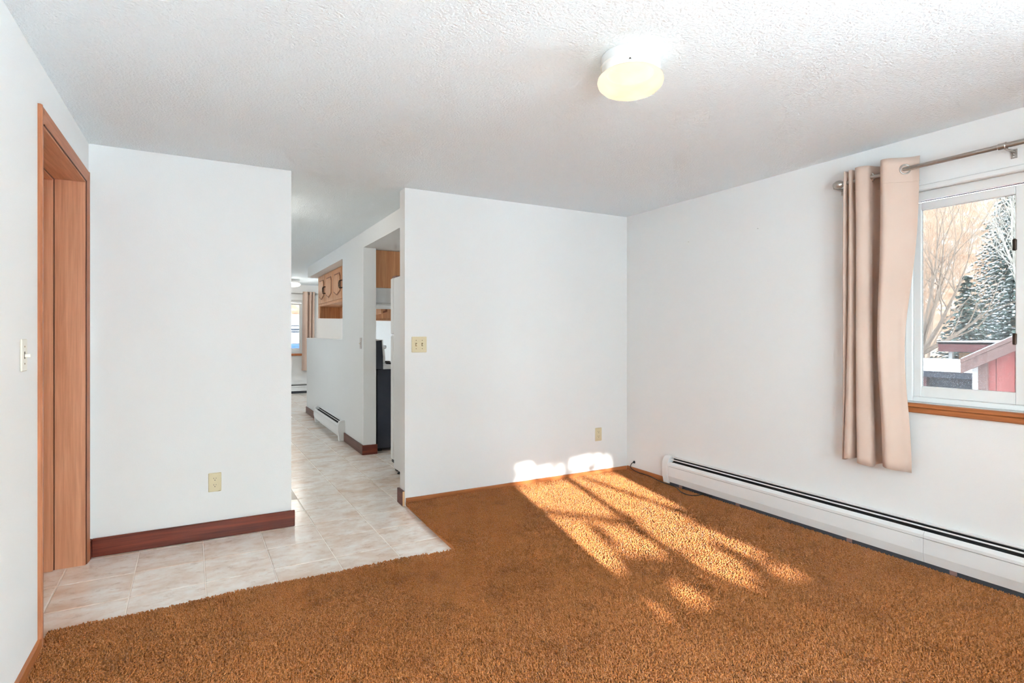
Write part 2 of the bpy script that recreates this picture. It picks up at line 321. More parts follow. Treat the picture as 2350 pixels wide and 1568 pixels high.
# ------------------------------------------------------------------ carpet: backing plus cut pile
def carpet():
    CX=lambda y: 1.245+.03*max(0,(y-3.45)/.4) if y>3.0 else 1.242
    z0=.022
    base=MB(); x0,x1,y0,y1=XL+.002,XR-.002,YF+.002,YM-.002
    ysplit=2.885
    base.add([(x0,y0,z0),(x1,y0,z0),(x1,ysplit,z0),(x0,ysplit,z0)],[(0,1,2,3)])
    base.add([(1.245,ysplit,z0),(x1,ysplit,z0),(x1,y1,z0),(1.275,y1,z0)],[(0,1,2,3)])
    base.add([(x0,ysplit,0),(1.245,ysplit,0),(1.245,ysplit,z0),(x0,ysplit,z0)],[(0,1,2,3)])
    base.add([(1.245,ysplit,0),(1.275,y1,0),(1.275,y1,z0),(1.245,ysplit,z0)],[(0,1,2,3)])
    sth,cth=math.sin(math.radians(YAW)),math.cos(math.radians(YAW))
    pts=[]
    for lo,hi,sp in ((1.15,2.9,.0056),(2.9,6,.0078)):
        nx=int((x1-x0)/sp); ny=int((y1-y0)/sp)
        gx,gy=np.meshgrid(np.arange(nx),np.arange(ny)); px=x0+(gx+.5)*sp; py=y0+(gy+.5)*sp
        px=px+RNG.uniform(-.45,.45,px.shape)*sp; py=py+RNG.uniform(-.45,.45,py.shape)*sp; px=px.ravel(); py=py.ravel()
        d=px*sth+py*cth; lat=px*cth-py*sth
        edge=2.893+.018*np.sin(px*2.3+.4)+.008*np.sin(px*9)
        cxv=np.where(py>3.45,1.242+.03*np.clip((py-3.45)/.4,0,1),1.242)+.006*np.sin(py*13)
        keep=(d>=lo)&(d<hi)&(np.abs(lat)<d*.97+.25)&((py<edge)|(px>cxv))&(px<x1)&(py<y1)&(px>x0)
        pts.append(np.stack([px[keep],py[keep],np.full(keep.sum(),sp)],1))
    P=np.concatenate(pts); n=len(P)
    px,py,sp=P.T
    # lay of the pile: slow swirls from traffic and vacuuming
    lx=.45*np.sin(1.9*px+.7*py+.4)+.4*np.sin(3.1*py-2.2*px+1.3)+.35*np.sin(5.3*px+4.1*py)
    ly=.45*np.cos(1.6*py-1.1*px+.2)+.4*np.sin(2.7*px+1.9*py+2.1)+.35*np.sin(6.1*py-3.3*px+.6)
    hgt=RNG.uniform(.0050,.0115,n)*(1+.12*np.sin(4*px+3*py)); lean=.003
    tx=px+lx*lean+RNG.normal(0,.0026,n); ty=py+ly*lean+RNG.normal(0,.0026,n); tz=z0+hgt
    ang=RNG.uniform(0,2*np.pi,n); r=sp*.62
    V=np.empty((n,6,3),np.float32)
    for k in range(3):
        a=ang+k*2*np.pi/3
        V[:,k,0]=px+r*np.cos(a); V[:,k,1]=py+r*np.sin(a); V[:,k,2]=z0-.001
        a2=a+.9
        V[:,3+k,0]=tx+r*.9*np.cos(a2); V[:,3+k,1]=ty+r*.9*np.sin(a2); V[:,3+k,2]=tz-.0035*(k==0)
    V[:,:,0]=np.clip(V[:,:,0],XL+.001,XR-.001); V[:,:,1]=np.clip(V[:,:,1],YF,YM-.001)
    tri=np.array([[0,1,4],[0,4,3],[1,2,5],[1,5,4],[2,0,3],[2,3,5],[3,4,5]])
    F=(np.arange(n)[:,None,None]*6+tri[None]).reshape(-1,3)
    me=bpy.data.meshes.new('carpet'); nb=len(base.v); nbf=len(base.f)
    verts=np.concatenate([V.reshape(-1,3),np.array(base.v,np.float32)]); nv=len(verts)
    loops=np.concatenate([F.ravel(),(np.array(base.f)+n*6).ravel()]).astype(np.int32)
    starts=np.concatenate([np.arange(len(F))*3,len(F)*3+np.arange(nbf)*4]).astype(np.int32)
    me.vertices.add(nv); me.vertices.foreach_set('co',verts.ravel()); me.loops.add(len(loops)); me.loops.foreach_set('vertex_index',loops)
    me.polygons.add(len(starts)); me.polygons.foreach_set('loop_start',starts); me.update(calc_edges=True); me.validate()
    me.materials.append(M['carpet']); o=bpy.data.objects.new('carpet',me); COL.objects.link(o)
    tag(o,'orange-brown cut pile carpet covering the living room floor','carpet',kind='stuff')
carpet()

# ------------------------------------------------------------------ doorway in the left wall
d1 = sroot('door_1',(XL,3.26,0),'brown wood doorway with deep jamb in the left wall','door')
cw=.055; ct=.018
CP=[(0,-.057),(.010,-.057),(.014,-.052),(.013,-.040),(.007,0),(0,0)]      # casing profile: (out from the wall, across)
obj('casing', MB().prism([(XL+n,DO0+a) for n,a in CP],0,2.114,'z'), M['casing_face'], d1)
obj('casing', MB().prism([(XL+n,DO1-a) for n,a in CP][::-1],0,2.114,'z'), M['casing_face'], d1)
obj('casing', MB().prism([(XL+n-.0004,DZ-a) for n,a in CP],DO0-.0568,DO1+.0568,'y'), M['casing_face_h'], d1)
jx=XL-.18
obj('jamb', MB().box(jx,XL+.003,DO1-.012,DO1-.0005,0,DZ-.0005), M['casing'], d1)
obj('jamb', MB().box(jx,XL+.003,DO0+.0005,DO0+.012,0,DZ-.0005), M['casing'], d1)
obj('head_jamb', MB().box(jx,XL+.003,DO0+.0125,DO1-.0125,DZ-.012,DZ-.0005), M['casing_h'], d1)
sx0,sx1=XL-.175,XL-.130
obj('door_stop', MB().cbox(sx0,sx1,DO1-.032,DO1-.0125,0.001,DZ-.013,.002), M['casing'], d1)
obj('door_stop', MB().cbox(sx0,sx1,DO0+.0125,DO0+.024,0.001,DZ-.013,.002), M['casing'], d1)
obj('door_stop', MB().cbox(sx0,sx1,DO0+.0245,DO1-.0245,DZ-.024,DZ-.0125,.002), M['casing_h'], d1)
obj('bead', MB().cbox(XL+.0032,XL+.0085,DO1-.0045,DO1+.0,.001,DZ-.001,.001), M['darkbead'], d1)  # dark strips stand in for shadow gaps at the casing and stop joints
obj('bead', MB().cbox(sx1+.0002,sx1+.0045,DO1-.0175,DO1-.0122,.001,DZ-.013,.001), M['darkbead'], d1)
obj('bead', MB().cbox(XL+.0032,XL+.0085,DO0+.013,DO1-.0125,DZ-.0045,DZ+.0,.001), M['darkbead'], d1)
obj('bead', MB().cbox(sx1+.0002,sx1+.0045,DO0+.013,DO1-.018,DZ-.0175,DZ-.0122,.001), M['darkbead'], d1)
ds=obj('door_panel', MB().cbox(XL-.217,XL-.1805,DO0-.02,DO1+.02,.001,DZ+.02,.002), M['doorface'], d1)
obj('door_knob', MB().lathe([(.0,.0),(.024,.0),(.024,.004),(.010,.006),(.010,.030),(.024,.036),(.027,.050),(.020,.060),(0,.062)],(XL-.181,DO0+.09,.95),20,'x'), M['bronze'], ds, True)

# ------------------------------------------------------------------ baseboards
struct('baseboard_left', MB().box(XL+.0,XL+.013,YF+.01,DO0-cw-.003,.004,.066), M['trim_y'], 'low orange wood baseboard on the left wall', 'baseboard')
b=struct('baseboard_back', MB().cbox(XL+.016,.517,YB-.016,YB-.0005,.001,.103,.003), M['mahog'], 'dark red stained baseboard under the white wall panel', 'baseboard')
struct('baseboard_corner', MB().cbox(XL,XL+.016,DO1+cw+.001,YB-.001,.001,.103,.003), M['mahog_y'], 'short dark baseboard return beside the doorway', 'baseboard')
struct('baseboard_partition', MB().box(1.272,XR-.013,YM-.012,YM-.0005,.005,.058), M['trim'], 'low orange wood baseboard under the wall with the outlet', 'baseboard')
struct('baseboard_right', MB().box(XR-.012,XR-.0005,3.352,YM-.013,.005,.062), M['trim_y'], 'low orange wood baseboard in the corner by the cable', 'baseboard')
s=struct('baseboard_hall', MB().cbox(1.248,1.2655,YM+.002,YM+.125,.001,.108,.002), M['mahog_y'], 'short dark baseboard block at the end of the wall', 'baseboard')
e_=obj('end_grain', MB().box(1.2495,1.2640,YM-.0005,YM+.002,.003,.106), M['rawend']); attach(e_,s)
struct('baseboard_pier', MB().cbox(XH-.014,XK+.012,5.699,5.7125,.001,.10,.002), M['mahog'], 'dark baseboard across the end of the hall pier', 'baseboard')
struct('baseboard_hall_side', MB().cbox(XH-.014,XH-.0005,5.714,6.56,.001,.10,.002), M['mahog_y'], 'dark baseboard between the pier end and the hall heater', 'baseboard')
struct('baseboard_half_wall', MB().cbox(XH-.014,XH-.0005,8.20,9.27,.001,.10,.002), M['mahog_y'], 'dark baseboard at the far end of the half wall', 'baseboard')

# ------------------------------------------------------------------ window in the right wall
def slider(name, label, plane, a0, a1, z0, z1, axis, sgn, pane, latch=True, split=None, single=False):
    # plane = inner wall face; the frame sits in the opening; sgn = direction outwards; a = along the wall
    mid=(a0+a1)/2 if split is None else split
    def bx(p,q,n0,n1,zz0,zz1,c=.003):
        n0,n1=sorted((plane+sgn*n0,plane+sgn*n1))
        return MB().cbox(n0,n1,p,q,zz0,zz1,c) if axis=='y' else MB().cbox(p,q,n0,n1,zz0,zz1,c)
    root=sroot(name,(plane+sgn*.06,mid,z0) if axis=='y' else (mid,plane+sgn*.06,z0),label,'window')
    f=.035
    for args in ((a0+.001,a0+f,z0+.001,z1-.001),(a1-f,a1-.001,z0+.001,z1-.001)): obj('frame_side',bx(args[0],args[1],.05,.12,args[2],args[3]),M['vinyl'],root)
    obj('frame_head',bx(a0+f,a1-f,.05,.12,z1-.05,z1-.001),M['vinyl'],root); obj('frame_foot',bx(a0+f,a1-f,.05,.12,z0+.001,z0+.028),M['vinyl'],root)
    obj('track',bx(a0+f,a1-f,.056,.066,z1-.0545,z1-.0515,.0008),M['slategrey'],root)
    s=.052
    for k,(p,q,n0,n1) in enumerate(((mid-.028,a1-f,.060,.085),(a0+f,mid+.028,.088,.113))):
        if single:
            if k: break
            p=a0+f
        zz0,zz1=z0+.028,z1-.057
        st=mkframe(bx,p,q,n0,n1,zz0,zz1,(.02 if single else s) if k==0 else .04); so_=obj('sash',st,M['vinyl'],root)
        gm=bx(p+.012,q-.03,(n0+n1)/2-.002,(n0+n1)/2+.002,zz0+.03,zz1-.03,.0005); attach(obj('pane',gm,pane),so_)
    if latch:
        for zz in (1.66,1.21):
            n0=plane+sgn*.050; mb=MB().cbox(min(n0,n0+sgn*.014),max(n0,n0+sgn*.014),mid+.018,mid+.033,zz-.028,zz+.028,.004)
            obj('latch',mb,M['bronze'],root)
    return root
def mkframe(bx,p,q,n0,n1,z0,z1,s):
    m=bx(p,p+s,n0,n1,z0,z1)
    for mm in (bx(q-.038,q,n0,n1,z0,z1),bx(p+s,q-.038,n0+.001,n1-.001,z0,z0+.058),bx(p+s,q-.038,n0+.001,n1-.001,z1-.042,z1)): m.add(mm.v,mm.f)
    return m
w1=slider('window_1','white vinyl sliding window with orange wood sill on the right wall',XR,*W1,'y',1,M['dustglass'],split=1.128)
st=obj('stool',MB().cbox(XR-.028,XR+.05,W1[0]-.04,W1[1]+.04,.846,.8675,.004),M['trim_y'],w1)
obj('apron',MB().cbox(XR-.017,XR-.0005,W1[0]-.03,W1[1]+.03,.816,.8455,.004),M['trim_y'],w1)
obj('head_trim',MB().cbox(XR-.012,XR-.0005,W1[0]-.03,W1[1]+.03,1.992,2.022,.005),M['vinyl'],w1)
w2=slider('window_2','white vinyl sliding window behind the viewpoint on the right wall',XR,*W2,'y',1,M['glass'],False)
wb=slider('window_3','white vinyl sliding window in the wall behind the viewpoint',YF,*WB,'x',-1,M['glass'],False,single=True)
wc=slider('window_5','wide white window in the wall behind the viewpoint',YF,*WC,'x',-1,M['glass'],False)
w3=slider('window_4','white window with wood sill on the far wall beyond the hall',YFAR,*W3,'x',1,M['dustglass'],False)
obj('stool',MB().cbox(W3[0]-.05,W3[1]+.05,YFAR-.03,YFAR+.05,.79,.835,.006),M['trim'],w3)

# ------------------------------------------------------------------ curtain and rod
ROD=(3.234,2.103)
r=thing('curtain_rod',(XR,1.1,2.06),'brushed nickel curtain rod with ball end over the window','curtain rod')
obj('rod',MB().tube([(ROD[0],1.905,ROD[1]),(ROD[0],1.128,ROD[1])],.0112,14),M['nickel'],r,True)
obj('outer_rod',MB().tube([(ROD[0],1.130,ROD[1]),(ROD[0],.30,ROD[1])],.0128,14),M['nickel'],r,True)
obj('finial',MB().lathe([(0,.030),(.010,.028),(.018,.022),(.0235,.012),(.025,.001),(.0235,-.009),(.018,-.018),(.013,-.023),(.013,-.032),(0,-.032)],(ROD[0],1.905,ROD[1]),20,'y'),M['nickel'],r,True)
for yy in (1.135,1.93):
    bk=obj('bracket',MB().cbox(XR-.004,XR-.0005,yy-.012,yy+.012,2.058,2.100,.001).cbox(ROD[0]-.004,XR-.003,yy-.006,yy+.006,2.084,2.090,.001).torus((ROD[0],yy,ROD[1]),.0142,.0028,'y',18,6),M['nickel'],r,True)
    for zz in (2.066,2.079):
        attach(obj('screw',MB().lathe([(0,-.0058),(.004,-.0055),(.0045,-.004),(.0045,-.003)],(XR,yy,zz),10,'x'),M['chrome']),bk)
obj('collar',MB().lathe([(.0130,-.014),(.0142,-.012),(.0142,.012),(.0130,.014)],(ROD[0],1.150,ROD[1]),18,'y'),M['nickel'],r,True)

def catmull(pts,n):
    P=np.array([pts[0]]+list(pts)+[pts[-1]],float); out=[]
    for i in range(1,len(P)-2):
        for t in np.linspace(0,1,n,endpoint=False):
            p0,p1,p2,p3=P[i-1:i+3]; out.append(.5*((2*p1)+(-p0+p2)*t+(2*p0-5*p1+4*p2-p3)*t*t+(-p0+3*p1-3*p2+p3)*t**3))
    out.append(P[-2]); return np.array(out)
def curtain_mesh(top,bot,ztop,zbot,shift,n=7,rows=44,swap=False,tilt=0):
    T=catmull(top,n); B=catmull(bot,n); m=MB(); w=len(T)
    for j in range(rows+1):
        f=j/rows; z=ztop+(zbot-ztop)*f; g=f**.8
        for i in range(w):
            p=T[i]*(1-g)+B[i]*g; y=p[0]+shift(i/(w-1),f); x=p[1]
            zz=z+(tilt(i/(w-1)) if tilt and j==rows else 0)
            m.v.append((x,y,zz) if not swap else (y,x,zz))
    m.f=[(j*w+i,j*w+i+1,(j+1)*w+i+1,(j+1)*w+i) for j in range(rows) for i in range(w-1)]
    return m
top=[(1.884,3.288),(1.872,3.25),(1.860,3.212),(1.852,3.225),(1.850,3.265),(1.843,3.27),(1.838,3.23),(1.832,3.212),(1.822,3.222),(1.818,3.262),(1.810,3.266),(1.803,3.225),(1.794,3.196),(1.770,3.190),(1.740,3.208),
     (1.730,3.234),(1.722,3.265),(1.708,3.292),(1.690,3.298),(1.675,3.275),(1.664,3.235),(1.650,3.188),(1.628,3.168),(1.598,3.184),(1.556,3.234),(1.528,3.258),(1.500,3.268)]
bot=[(1.893,3.288),(1.888,3.25),(1.880,3.222),(1.872,3.235),(1.868,3.255),(1.862,3.215),(1.848,3.198),(1.822,3.200),(1.808,3.235),(1.806,3.270),(1.796,3.270),(1.786,3.225),(1.772,3.186),(1.740,3.185),(1.712,3.203),
     (1.712,3.235),(1.726,3.270),(1.714,3.298),(1.690,3.302),(1.670,3.275),(1.656,3.225),(1.638,3.185),(1.608,3.165),(1.580,3.185),(1.556,3.225),(1.545,3.255),(1.533,3.270)]
def sh(s,f):      # the free edge is pulled back below the middle, then falls free
    k=max(0,(s-.6)/.4); return k*(.055*math.exp(-((f-.60)/.26)**2))+.004*math.sin(9*s+5*f)
c=thing('curtain',(3.234,1.70,.53),'beige grommet curtain panel hanging beside the right wall window','curtain')
cm=curtain_mesh(top,bot,2.166,.525,sh,tilt=lambda s:-.012*math.sin(14*s)-.012*s)
cp=obj('fabric_panel',cm,M['curtain'],c,True,sharp=180); sm=cp.modifiers.new('solid','SOLIDIFY'); sm.thickness=.0025; sm.offset=0
for gy,gx,ay in ((1.734,3.234,-.9),(1.556,3.234,-.75),(1.665,3.234,.35)):
    gm=MB().torus((0,0,0),.0235,.0042,'y',26,8); R_=Matrix.Rotation(ay,4,'Z')
    gm.v=[tuple(R_@Vector(p)+Vector((gx,gy,ROD[1]))) for p in gm.v]; obj('grommet',gm,M['nickel'],c,True)
# hem and heading stitch lines
Tm=catmull(top,7)
obj('heading_seam',MB().tube([(p[1]-.0016,p[0],2.036) for p in Tm],.0010,5),M['curtain'],c,True)

# far window's curtain
rf=thing('curtain_rod',(1.2,YFAR,2.06),'thin curtain rod on the far wall beyond the hall','curtain rod')
obj('rod',MB().tube([(.2,YFAR-.08,2.10),(2.17,YFAR-.08,2.10)],.009,10),M['nickel'],rf,True)
obj('finial',MB().lathe([(0,-.03),(.02,-.02),(.022,0),(.012,.016),(0,.018)],(2.18,YFAR-.08,2.10),14,'x'),M['nickel'],rf,True)
obj('bracket',MB().cbox(2.10,2.12,YFAR-.09,YFAR-.0005,2.085,2.115,.002),M['nickel'],rf)
top2=[(1.84,YFAR-.05),(1.87,YFAR-.12),(1.93,YFAR-.12),(1.955,YFAR-.05),(1.96,YFAR-.04),(1.985,YFAR-.12),(2.01,YFAR-.11),(2.02,YFAR-.04),(2.045,YFAR-.12),(2.075,YFAR-.11),(2.09,YFAR-.04)]
bot2=[(p[0]-.02,p[1]) for p in top2]
cf=thing('curtain',(1.96,YFAR-.08,.48),'pinkish beige curtain hanging by the far window beyond the hall','curtain')
o_=obj('fabric_panel',curtain_mesh(top2,bot2,2.14,.48,lambda s,f:0,6,20,True),M['curtain'],cf,True,sharp=180)
for gx in (1.90,1.965,2.0,2.03,2.08): obj('grommet',MB().torus((gx,YFAR-.08,2.10),.022,.004,'x',16,6),M['nickel'],cf,True)

# ------------------------------------------------------------------ baseboard heaters
def heater(name,label,wall,a0,a1,axis,sgn,dep,zt,zb,joints=(),clips=(),strip=True,zfoot=.03):
    # cross section in (n,z), n measured from the wall into the room (direction sgn)
    def ext(pts,p,q):
        if axis=='y': return MB().prism([(wall+sgn*n,z) for n,z in pts],p,q,'y')
        return MB().prism([(wall+sgn*n,z) for n,z in pts],p,q,'x')
    mid=(a0+a1)/2; root=thing(name,(wall+sgn*dep/2,mid,zfoot) if axis=='y' else (mid,wall+sgn*dep/2,zfoot),label,'heater')
    b0,b1=a0+.06,a1-.06
    hood=[(.001,zb),(.006,zb),(.006,zt-.012),(dep*.34,zt-.006),(dep*.34,zt),(.012,zt+.004),(.001,zt)]
    obj('back_panel',ext(hood,b0,b1),M['enamel'],root)
    obj('damper',ext([(dep*.49,zt-.018),(dep*.54,zt-.023),(dep*.56,zt-.020),(dep*.51,zt-.015)],b0,b1),M['enamel'],root)
    obj('fin_core',ext([(dep*.80,zb+.02),(dep*.80,zt-.060),(dep*.6,zt-.05),(.0085,zt-.035),(.0085,zt-.0135),(.0062,zt-.0135),(.0062,zb+.02)],b0,b1),M['void'],root)  # near-black fill painting the shade inside the heater slots
    cuts=[b0]+list(joints)+[b1]
    for i in range(len(cuts)-1):
        p,q=cuts[i]+(.0008 if i else 0),cuts[i+1]-(.0008 if i<len(cuts)-2 else 0)
        obj('upper_panel',ext([(dep*.77,zt-.036),(dep*.80,zt-.034),(dep,zt-.053),(dep,zt-.068),(dep-.003,zt-.068),(dep-.003,zt-.053)],p,q),M['enamel'],root)
        obj('front_panel',ext([(dep,zt-.0705),(dep+.001,zt-.145),(dep-.006,zb+.018),(dep-.010,zb),(dep-.014,zb),(dep-.010,zb+.018),(dep-.004,zt-.145),(dep-.004,zt-.0705)],p,q),M['enamel'],root)
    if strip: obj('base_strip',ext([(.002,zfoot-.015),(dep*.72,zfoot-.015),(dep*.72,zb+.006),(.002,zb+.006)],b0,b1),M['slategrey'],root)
    cap=[(.001,zfoot),(dep*.86,zfoot),(dep*.95,zb+.02),(dep+.004,zb+.045),(dep+.004,zt-.065)]+[(dep+.004-(dep*.62)*(1-math.cos(t)),zt-.065+.070*math.sin(t)) for t in np.linspace(.2,math.pi/2,7)]+[(.001,zt+.006)]
    for p,q in ((a0,a0+.0605),(a1-.0605,a1)):
        obj('end_cap',ext(cap,p,q),M['enamel'],root,True,.0015,25)
    for k,cpos in enumerate(clips):
        obj('clip',ext([(.02,zfoot-.008),(dep*.8,zfoot-.008),(dep*.8,zb+.004),(.02,zb+.004)],cpos,cpos+.03),M['shedtrim'],root)
    return root
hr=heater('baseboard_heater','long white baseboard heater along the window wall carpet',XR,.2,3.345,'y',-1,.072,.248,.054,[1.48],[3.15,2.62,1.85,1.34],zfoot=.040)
for sy,sz in ((1.50,.165),(1.53,.148)): obj('screw',MB().lathe([(0,-.0755),(.0035,-.075),(.0035,-.071)],(XR,sy,sz),8,'x'),M['enamel'],hr)
heater('baseboard_heater','short white baseboard heater under the half wall in the hall',XH,6.57,8.19,'y',-1,.072,.232,.062,strip=False,zfoot=.002)
heater('baseboard_heater','white baseboard heater on the far wall below the window',YFAR,.2,3.0,'x',-1,.07,.196,.05,zfoot=.002)

# ------------------------------------------------------------------ outlets and switches
def plate_y(root,x,y,z,w,h,mat):   # plate on a wall facing -y
    return obj('cover_plate',MB().cbox(x-w/2,x+w/2,y-.006,y-.0005,z-h/2,z+h/2,.003),mat,root)
def outlet(x,y,z,label):
    root=thing('wall_outlet',(x,y,z-.057),label,'outlet','ivory wall outlets'); plate_y(root,x,y,z,.070,.114,M['ivory'])
    for dz in (.0195,-.0195):
        pr=[(.0165*math.cos(t),max(-.0135,min(.0135,.0165*math.sin(t)))) for t in np.linspace(0,2*math.pi,24,endpoint=False)]
        rc=obj('receptacle',MB().prism([(x+a,z+dz+b) for a,b in pr],y-.0075,y-.0055,'y'),M['ivory'],root)
        for q in (MB().box(x-.0075,x-.0055,y-.0078,y-.0074,z+dz+.001,z+dz+.009),MB().box(x+.0055,x+.0075,y-.0078,y-.0074,z+dz+.002,z+dz+.008),MB().lathe([(0,-.0079),(.0026,-.0078),(.0026,-.0074)],(x,y,z+dz-.006),10,'y')):
            attach(obj('slot',q,M['black']),rc)
    obj('screw',MB().lathe([(0,-.0072),(.003,-.0068),(.003,-.0055)],(x,y,z),10,'y'),M['ivory'],root)
outlet(.063,YB,.338,'ivory wall outlet above the dark red baseboard')
outlet(3.002,YM,.366,'ivory wall outlet near the corner above the sunlit carpet')
def toggles(root,pts,fy,mat,hole):   # toggle switches, fy maps (across, out, up) offsets to world
    for (c0,z0) in pts:
        def bx(a0,a1,n0,n1,z0_,z1_,c):
            p=fy(a0,n0); q=fy(a1,n1); return MB().cbox(min(p[0],q[0]),max(p[0],q[0]),min(p[1],q[1]),max(p[1],q[1]),z0_,z1_,c)
        sl_=obj('switch_slot',bx(c0-.006,c0+.006,.005,.0066,z0-.0125,z0+.0125,.0004),hole,root)
        tg=bx(c0-.0042,c0+.0042,.0060,.022,z0-.008,z0+.004,.0015)
        obj('toggle',tg,mat,root)
        for dz in (.030,-.030): obj('screw',bx(c0-.003,c0+.003,.0055,.0072,z0+dz-.003,z0+dz+.003,.001),M['tan2'],root)
sw=thing('light_switch',(1.372,YM,1.10),'ivory double toggle switch plate on the white partition wall','switch')
plate_y(sw,1.372,YM,1.160,.114,.114,M['ivory']); toggles(sw,[(1.372-.023,1.160),(1.372+.023,1.160)],lambda a,n:(a,YM-n),M['ivory'],M['tan2'])
sw=thing('light_switch',(XL,2.533,1.10),'pale single toggle switch left of the wooden doorway','switch')
obj('cover_plate',MB().cbox(XL+.0005,XL+.006,2.498,2.568,1.102,1.216,.003),M['ivorypale'],sw); toggles(sw,[(2.533,1.159)],lambda a,n:(XL+n,a),M['ivorypale'],M['bronze'])
sw=thing('light_switch',(XH,5.81,1.08),'small grey switch plate on the hall pier','switch')
obj('cover_plate',MB().cbox(XH-.006,XH-.0005,5.775,5.845,1.085,1.20,.003),plain('grey_plate',lin((196,188,186)),.5),sw); toggles(sw,[(5.81,1.142)],lambda a,n:(XH-n,a),M['ivorypale'],M['bronze'])

# ------------------------------------------------------------------ ceiling lamps
def lamp(loc,label,milk_,power,s=1.0):
    x,y=loc; root=thing('ceiling_lamp',(x,y,H),label,'lamp','flush ceiling lamps')
    b=obj('base',MB().lathe([(0,-.0005),(.108*s,-.0005),(.110*s,-.004),(.110*s,-.030),(.112*s,-.033),(.112*s,-.037),(.1055*s,-.040),(.101*s,-.066),(.099*s,-.067),(.088*s,-.066),(.085*s,-.02),(0,-.02)],(x,y,H),56),M['enamel'],root,True)
    obj('glass_globe',MB().lathe([(.098*s,-.066),(.110*s,-.070),(.121*s,-.080),(.1245*s,-.094),(.120*s,-.108),(.105*s,-.123),(.078*s,-.135),(.040*s,-.142),(.0,-.144)],(x,y,H),56),milk_,root,True,sharp=80)
    attach(obj('screw',MB().lathe([(0,.006),(.0035,.005),(.004,0)],(x-.105*s*.66,y-.105*s*.75,H-.058),8),M['bronze']),b)
    l=bpy.data.lights.new('bulb','POINT'); l.energy=power; l.color=(1,.95,.86); l.shadow_soft_size=.075
    o=bpy.data.objects.new('bulb',l); COL.objects.link(o); o.location=(x,y,H-.128); attach(o,root)
lamp((1.42,1.63),'round milk glass ceiling lamp glowing warm over the carpet',M['milk'],LAMP)
lamp((1.50,11.3),'small white glowing ceiling lamp beyond the hall',M['milkcool'],LAMP*7,1.1)
lamp((.22,4.95),'round white ceiling lamp hidden around the corner of the hall',M['milkcool'],LAMP*7)  # added lamp, out of view, lifts the hall ceiling

# ------------------------------------------------------------------ cable on the carpet, nails
k=thing('cable',(3.32,3.762,.02),'thin dark cable lying on the carpet by the heater end','cable')
pth=[(3.318,3.762,.108),(3.304,3.775,.095),(3.298,3.782,.07),(3.296,3.77,.055),(3.29,3.70,.0425),(3.285,3.60,.0425),(3.27,3.48,.0425),(3.235,3.34,.0425),(3.225,3.18,.0425),(3.16,3.06,.0425),(3.145,2.98,.0425),(3.18,2.935,.0425),(3.25,2.93,.0425),(3.285,2.915,.0425),(3.30,2.875,.0425),(3.275,2.86,.0425),(3.262,2.89,.0425),(3.27,2.96,.0425),(3.288,3.04,.0425)]
obj('wire',MB().tube([tuple(p) for p in catmull(pth,6)],.0034,7),M['black'],k,True)
obj('wall_bushing',MB().lathe([(.004,-.014),(.007,-.012),(.011,-.004),(.012,-.001),(.012,-.0005)],(XR,3.762,.108),14,'x'),M['black'],k,True)
obj('connector',MB().lathe([(0,-.02),(.005,-.02),(.005,.012),(.0035,.016),(0,.016)],(3.288,3.05,.0455),10,'y'),M['chrome'],k,True)
for (yy,lab) in ((2.508,'tiny nail in the window wall nearer the curtain'),(3.128,'tiny nail in the window wall nearer the corner')):
    tag(obj('wall_nail',MB().lathe([(0,-.012),(.0028,-.0115),(.0028,-.0105),(.0011,-.0100),(.0011,-.0002)],(XR,yy,1.957),8,'x'),M['nickel']),lab,'nail','nails in the window wall')

# ------------------------------------------------------------------ kitchen seen through the openings
def raised_door(root,face,a0,a1,z0,z1,axis,sgn,handle=None,name='door'):
    # cabinet door with a cathedral raised panel; face = front plane of carcass, sgn = outward
    def pr(pts,n0,n1): return MB().prism(pts,face+sgn*n0,face+sgn*n1,'x' if axis=='y' else 'y')
    d=obj(name,pr([(a0,z0),(a1,z0),(a1,z1),(a0,z1)],.001,.019),M['oak'],root,bevel=.003)
    m=.055; w=a1-a0; h=z1-z0; cxx=(a0+a1)/2; c=min(.05,w*.2)
    P_=[(a0+m,z0+m+c),(cxx-c*.4,z0+m),(cxx+c*.4,z0+m),(a1-m,z0+m+c),(a1-m,z1-m-c),(a1-m-c,z1-m),(a0+m+c,z1-m),(a0+m,z1-m-c)]
    attach(obj('panel_groove',pr(P_,.0185,.0205),M['oakdark']),d)
    q=[(cxx+(a-cxx)*.84,(z0+z1)/2+(z-(z0+z1)/2)*.90) for a,z in P_]; attach(obj('raised_panel',pr(q,.0185,.027),M['oak'],bevel=.004),d)
    if handle is not None:
        zc=(z0+z1)/2-.02; n=face+sgn*.05
        path=[(n-sgn*.031,handle,zc-.048),(n-sgn*.006,handle,zc-.046),(n,handle,zc-.02),(n,handle,zc+.02),(n-sgn*.006,handle,zc+.046),(n-sgn*.031,handle,zc+.048)]
        if axis!='y': path=[(p[1],p[0],p[2]) for p in path]
        attach(obj('handle',MB().tube(path,.006,8),M['bronze'],smooth=True),d)
    return d
kc=thing('wall_cabinet',(1.74,7.9,1.49),'oak wall cabinet with raised panel doors hanging above the half wall','cabinet')
fx=1.572
obj('carcass',MB().box(fx,1.92,6.70,9.05,1.665,2.124),M['oak'],kc)
obj('end_panel',MB().box(fx+.02,1.92,9.03,9.05,1.488,1.664),M['oak'],kc)
obj('end_stile',MB().box(fx-.002,fx+.02,8.93,9.05,1.488,1.664),M['oak'],kc)
obj('back_panel',MB().box(1.90,1.92,6.70,9.029,1.488,1.664),M['oak'],kc)
ys=[8.945,8.40,7.85,7.28,6.74]
for i in range(4):
    raised_door(kc,fx,ys[i+1]+.008,ys[i]-.008,1.70,2.10,'y',-1,handle=(ys[i+1]+.035 if i%2==0 else ys[i]-.035))
hc=thing('hood_cabinet',(1.75,6.18,1.73),'short oak cabinet with plain side panel above the range hood','cabinet')
